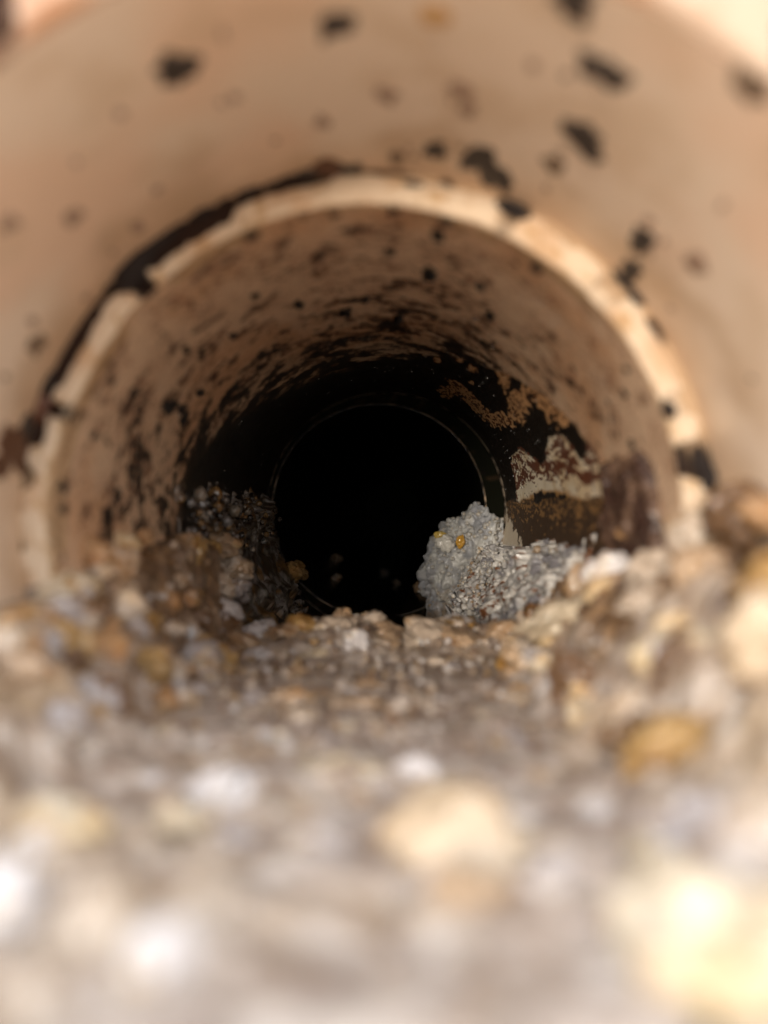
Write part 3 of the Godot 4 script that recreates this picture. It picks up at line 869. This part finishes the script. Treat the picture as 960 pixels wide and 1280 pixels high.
func build_lumps() -> void:
	# large blurred ones close to the camera
	lump(9.6, 75.0, 4.8, "custard", "rounded yellow lump with a pale top in the middle of the near sludge", "", 0.25, Vector3(1.15, 0.8, 0.9))
	lump(25.8, 54.6, 5.2, "cream", "broad glossy cream lump at the bottom right of the near sludge", "", 0.2, Vector3(1.2, 0.7, 1.0))
	lump(-23.5, 60.4, 3.0, "white", "bright white lump at the left edge of the near sludge", "", 0.5)
	lump(-13.4, 89.0, 2.9, "white", "oval white bead alone left of the yellow lump", "", 0.4, Vector3(1.2, 0.8, 0.8))
	lump(7.3, 99.7, 2.2, "white", "small white bead behind the yellow lump", "", 0.4)
	lump(-9.7, 53.2, 2.3, "white", "round pale bead at the bottom left of the near sludge", "", 0.5)
	lump(-15.1, 80.7, 2.2, "cream", "small cream bead left of the oval white bead", "", 0.5)
	lump(-26.6, 80.0, 3.2, "cream", "pale lump at the foot of the left bank near the camera", "", 0.4)
	lump(29.8, 72.5, 3.6, "grey", "mauve grey lump right of the yellow lump", "", 0.3)
	lump(17.1, 65.7, 2.1, "grey", "small grey bead between the yellow lump and the cream lump", "", 0.4)
	lump(-16.0, 58.2, 3.0, "pale", "pale ridge-like lump beside the round bead at bottom left", "", 0.3, Vector3(1.5, 0.7, 0.8))
	lump(43.0, 84.0, 5.0, "custard", "large ochre yellow lump against the right side of the mouth", "", 0.3)
	lump(47.0, 92.0, 4.6, "ochre", "ochre lump above the yellow one on the right bank", "", 0.3)
	lump(36.8, 166.8, 6.6, "cream", "broad cream lump on the right end of the ridge", "", 0.25, Vector3(1.2, 0.8, 0.8))
	lump(31.0, 172.0, 4.2, "pale", "pale lump left of the broad cream lump on the ridge", "", 0.2)
	lump(44.0, 158.0, 4.6, "white", "whitish lump right of the broad cream lump", "", 0.3)
	lump(47.0, 140.0, 4.2, "pale", "pale lump on the right bank below the dark crust", "", 0.4)
	lump(43.0, 178.0, 4.2, "tan", "tan upright lump at the end of the grey grease slab", "", 0.9, Vector3(0.7, 1.3, 0.8))
	lump(-4.7, 199.0, 3.6, "white", "white bead in front of the ridge in the middle", "", 0.2)
	# by the rim, both sides
	lump(-49.2, 138.0, 4.2, "cream", "cream knob at the lower left end of the pale rim", "", 0.2, Vector3.ONE, -12.5)
	lump(-48.6, 149.0, 3.6, "orange", "tan pink upright knob just inside the rim on the left", "", 0.2, Vector3(0.8, 1.5, 0.8), -8.0)
	lump(-46.0, 156.0, 3.6, "tan", "tan knob beside the pink one inside the rim", "", 0.2, Vector3(0.8, 1.3, 0.8), -9.0)
	lump(-47.6, 177.0, 1.9, "orange", "small bright orange crumb high on the left bank", "", 0.2, Vector3.ONE, -4.5)
	lump(-48.2, 166.0, 2.1, "yellow", "small yellow crumb high on the left bank", "", 0.2, Vector3.ONE, -5.0)
	lump(52.5, 120.0, 4.6, "brown", "dark brown lump on the rim at the right", "", 0.2, Vector3(1, 1.1, 0.9), 0.5)
	lump(54.0, 112.0, 3.8, "orange", "pinkish orange lump beside the dark lump on the right", "", 0.2, Vector3.ONE, 0.0)
	lump(53.0, 124.0, 4.0, "brown", "brown lump under the dark lump at the right rim", "", 0.2, Vector3.ONE, -7.0)
	lump(55.0, 108.0, 3.6, "brown", "brown lump at the right edge below the orange one", "", 0.2, Vector3.ONE, -6.0)
	lump(51.0, 130.0, 3.6, "pale", "pale lump hanging on the lower right rim", "", 0.2, Vector3.ONE, -3.0)
	lump(47.0, 118.0, 4.2, "tan", "tan lump below the brown lumps on the right bank", "", 0.2)
	lump(48.5, 163.0, 2.0, "orange", "small orange brown knob on the dark crust", "", 0.2, Vector3(0.8, 1.4, 0.8), -2.0)
	lump(-44.5, 238.0, 4.8, "tan", "chunky tan lump at the deep end of the left bank, highest", "", 0.0, Vector3(0.8, 1.2, 1.0), -9.0)
	lump(-42.5, 243.0, 5.0, "pale", "chunky pale beige lump overhanging the dark slope on the left", "", 0.0, Vector3(0.9, 1.1, 1.0), -16.0)
	lump(-40.0, 236.0, 4.4, "grey", "chunky grey lump under the overhanging beige one on the left", "", 0.0, Vector3.ONE, -22.0)
	lump(-46.0, 226.0, 4.4, "ochre", "chunky ochre lump beside the highest tan one on the left", "", 0.0, Vector3(0.8, 1.3, 1.0), -11.0)
	lump(-43.0, 220.0, 4.6, "pale", "chunky pale lump under the ochre one on the left", "", 0.0, Vector3.ONE, -18.0)
	lump(-45.5, 206.0, 4.2, "ochre", "ochre lump with knobbly top on the inner left bank", "", 0.0, Vector3(0.8, 1.3, 1.0), -9.5)
	lump(-39.0, 214.0, 3.8, "white", "whitish chunk low on the inner left bank", "", 0.0, Vector3.ONE, -24.0)
	# far end
	lump(-37.0, 344.0, 4.6, "ochre", "olive ochre lump hanging by the joint on the left", "", 0.0, Vector3(1.0, 1.1, 1.5), -24.5)
	lump(-33.5, 530.0, 3.4, "tan", "dim tan crumb deep in the dark far pipe", "", 0.2, Vector3.ONE, -31.0)
	lump(-4.9, 595.0, 2.6, "grey", "dim grey crumb deep in the dark far pipe", "", 0.2, Vector3.ONE, -44.0)
	lump(16.0, 425.0, 2.6, "tan", "dim tan crumb beside the pale lump's foot", "", 0.2, Vector3.ONE, -38.5)
	lump(-28.0, 455.0, 2.4, "tan", "dim crumb nearest the joint on the left of the dark far pipe", "", 0.2, Vector3.ONE, -36.5)
	lump(4.0, 505.0, 2.0, "pale", "dim pale crumb in the middle of the dark far pipe's floor", "", 0.2, Vector3.ONE, -43.5)
	# the banks and the ridge: many alike
	var tones := ["ochre", "brown", "tan", "brown", "grey", "ochre", "pale", "tan", "orange"]
	for i in 110:
		many(-rng.randf_range(32.0, 48.0), rng.randf_range(100.0, 242.0), rng.randf_range(1.4, 4.0), tones[rng.randi() % 9], "left bank", rng.randf_range(-0.4, 0.15), Vector3(rng.randf_range(0.7, 1.1), rng.randf_range(0.8, 1.4), 1.0))
	for i in 54:
		many(rng.randf_range(30.0, 48.5), rng.randf_range(90.0, 215.0), rng.randf_range(1.6, 4.4), ["yellow", "tan", "pale", "ochre", "white", "brown", "cream"][rng.randi() % 7], "right bank", rng.randf_range(-0.5, 0.05), Vector3.ONE)
	for i in 50:
		many(rng.randf_range(-36.0, 38.0), rng.randf_range(204.0, 224.0), rng.randf_range(1.8, 5.2), ["tan", "pale", "ochre", "tan", "white"][rng.randi() % 5], "ridge", rng.randf_range(-0.6, -0.1), Vector3(rng.randf_range(0.9, 1.8), 0.9, 1.2))
	for i in 110:
		var d := rng.randf_range(50.0, 198.0)
		many(rng.randf_range(-0.42, 0.42) * minf(d, 80.0) + 2.0, d, rng.randf_range(0.9, 3.4), ["white", "pale", "grey", "cream", "tan", "pale"][rng.randi() % 6], "flat", rng.randf_range(-0.6, -0.15), Vector3(1.3, 0.9, 1.2))


var said := {}

func many(x: float, d: float, size: float, tone: String, place: String, lift: float, stretch: Vector3) -> void:
	var big := "small" if size < 1.9 else "middling" if size < 2.8 else "large"
	var hue: String = {"ochre": "ochre brown", "tan": "tan", "pale": "pale beige", "grey": "grey", "white": "whitish", "brown": "dark brown", "orange": "rusty orange", "yellow": "yellowish", "cream": "cream"}[tone]
	var far := "in front of the mouth" if d < 82.0 else "inside the socket" if d < 132.0 else "just inside rim" if d < 160.0 else "deep inside" if d < 200.0 else "by the dark end"
	var text := ""
	var group := ""
	match place:
		"left bank", "right bank":
			var high := "against the wall above" if absf(x) > 44.0 else "halfway up" if absf(x) > 38.0 else "at the foot of"
			text = "%s %s lump %s the %s, %s" % [big, hue, high, place, far]
			group = "lumps on the " + place
		"ridge":
			var where := "left end" if x < -22.0 else "left half" if x < -6.0 else "middle" if x < 10.0 else "right half" if x < 24.0 else "right end"
			text = "%s %s lump on the sludge ridge, %s of its %s" % [big, hue, where, "crest" if d > 215.0 else "front slope"]
			group = "lumps on the ridge"
		_:
			var where := "left of the middle" if x < -10.0 else "right of the middle" if x > 13.0 else "in the middle"
			text = "%s %s bead in flat sludge, %s, %s" % [big, hue, where, far]
			group = "beads in the flat sludge"
	if said.has(text):
		return
	said[text] = true
	lump(x, d, size, tone, text, group, lift, stretch)


func scatter(called: String, label: String, mesh: Mesh, material: Material, places: Array, tints: Array, parent: Node = null) -> void:
	var m := MultiMesh.new()
	m.transform_format = MultiMesh.TRANSFORM_3D
	m.use_colors = true
	m.mesh = mesh
	m.instance_count = places.size()
	for i in places.size():
		m.set_instance_transform(i, places[i])
		m.set_instance_color(i, tints[i])
	var o := MultiMeshInstance3D.new()
	o.multimesh = m
	o.material_override = material
	o.set_meta("kind", "stuff")
	if parent:
		o.name = called
		parent.add_child(o, true)
		return
	o.name = numbered(called)
	add_child(o)
	o.set_meta("label", label)


func build_scatter() -> void:
	# fine grit everywhere on the sludge
	var places := []
	var tints := []
	var palette := [Color(0.62, 0.56, 0.52), Color(0.50, 0.40, 0.32), Color(0.42, 0.34, 0.29), Color(0.38, 0.25, 0.13), Color(0.44, 0.33, 0.24), Color(0.22, 0.14, 0.09), Color(0.55, 0.46, 0.38)]
	for i in 1300:
		var d := rng.randf_range(110.0, 240.0)
		var x := rng.randf_range(-48.0, 48.0)
		if noise_mid.get_noise_2d(x * 1.5, d * 1.5) < rng.randf_range(-0.4, 0.3):
			continue
		var size := rng.randf_range(0.25, 0.8) * (1.5 if rng.randf() < 0.12 else 1.0)
		var basis := Basis.from_euler(Vector3(rng.randf() * TAU, rng.randf() * TAU, 0)).scaled(Vector3(size, size * rng.randf_range(0.7, 1.1), size))
		places.append(Transform3D(basis, Vector3(x, bed(x, d) + rng.randf_range(0.0, 1.2), -d) * MM))
		tints.append(palette[rng.randi() % palette.size()])
	scatter("sludge_grit", "fine pale and brown grit over the sludge", knob(1.0, Vector3.ONE, 77, 2, 1.4), matter(Color(1, 1, 1), 0.35, 0.3, true), places, tints)
	# droplets on the wall of the pipe
	places = []
	tints = []
	for i in 260:
		var t := deg_to_rad(rng.randf_range(10.0, 185.0))
		var d := rng.randf_range(150.0, 350.0)
		var size := rng.randf_range(0.12, 0.34)
		places.append(Transform3D(Basis().scaled(Vector3.ONE * size), spot_on(t, BORE - 0.1, d) * MM))
		tints.append(Color(1, 1, 1))
	var drop := StandardMaterial3D.new()
	drop.albedo_color = Color(1, 1, 1, 0.05)
	drop.roughness = 0.02
	drop.refraction_enabled = true
	drop.refraction_scale = 0.033
	scatter("water_droplets", "tiny water droplets beading on the upper pipe wall", knob(1.0, Vector3.ONE, 5, 2, 0.1), drop, places, tints)
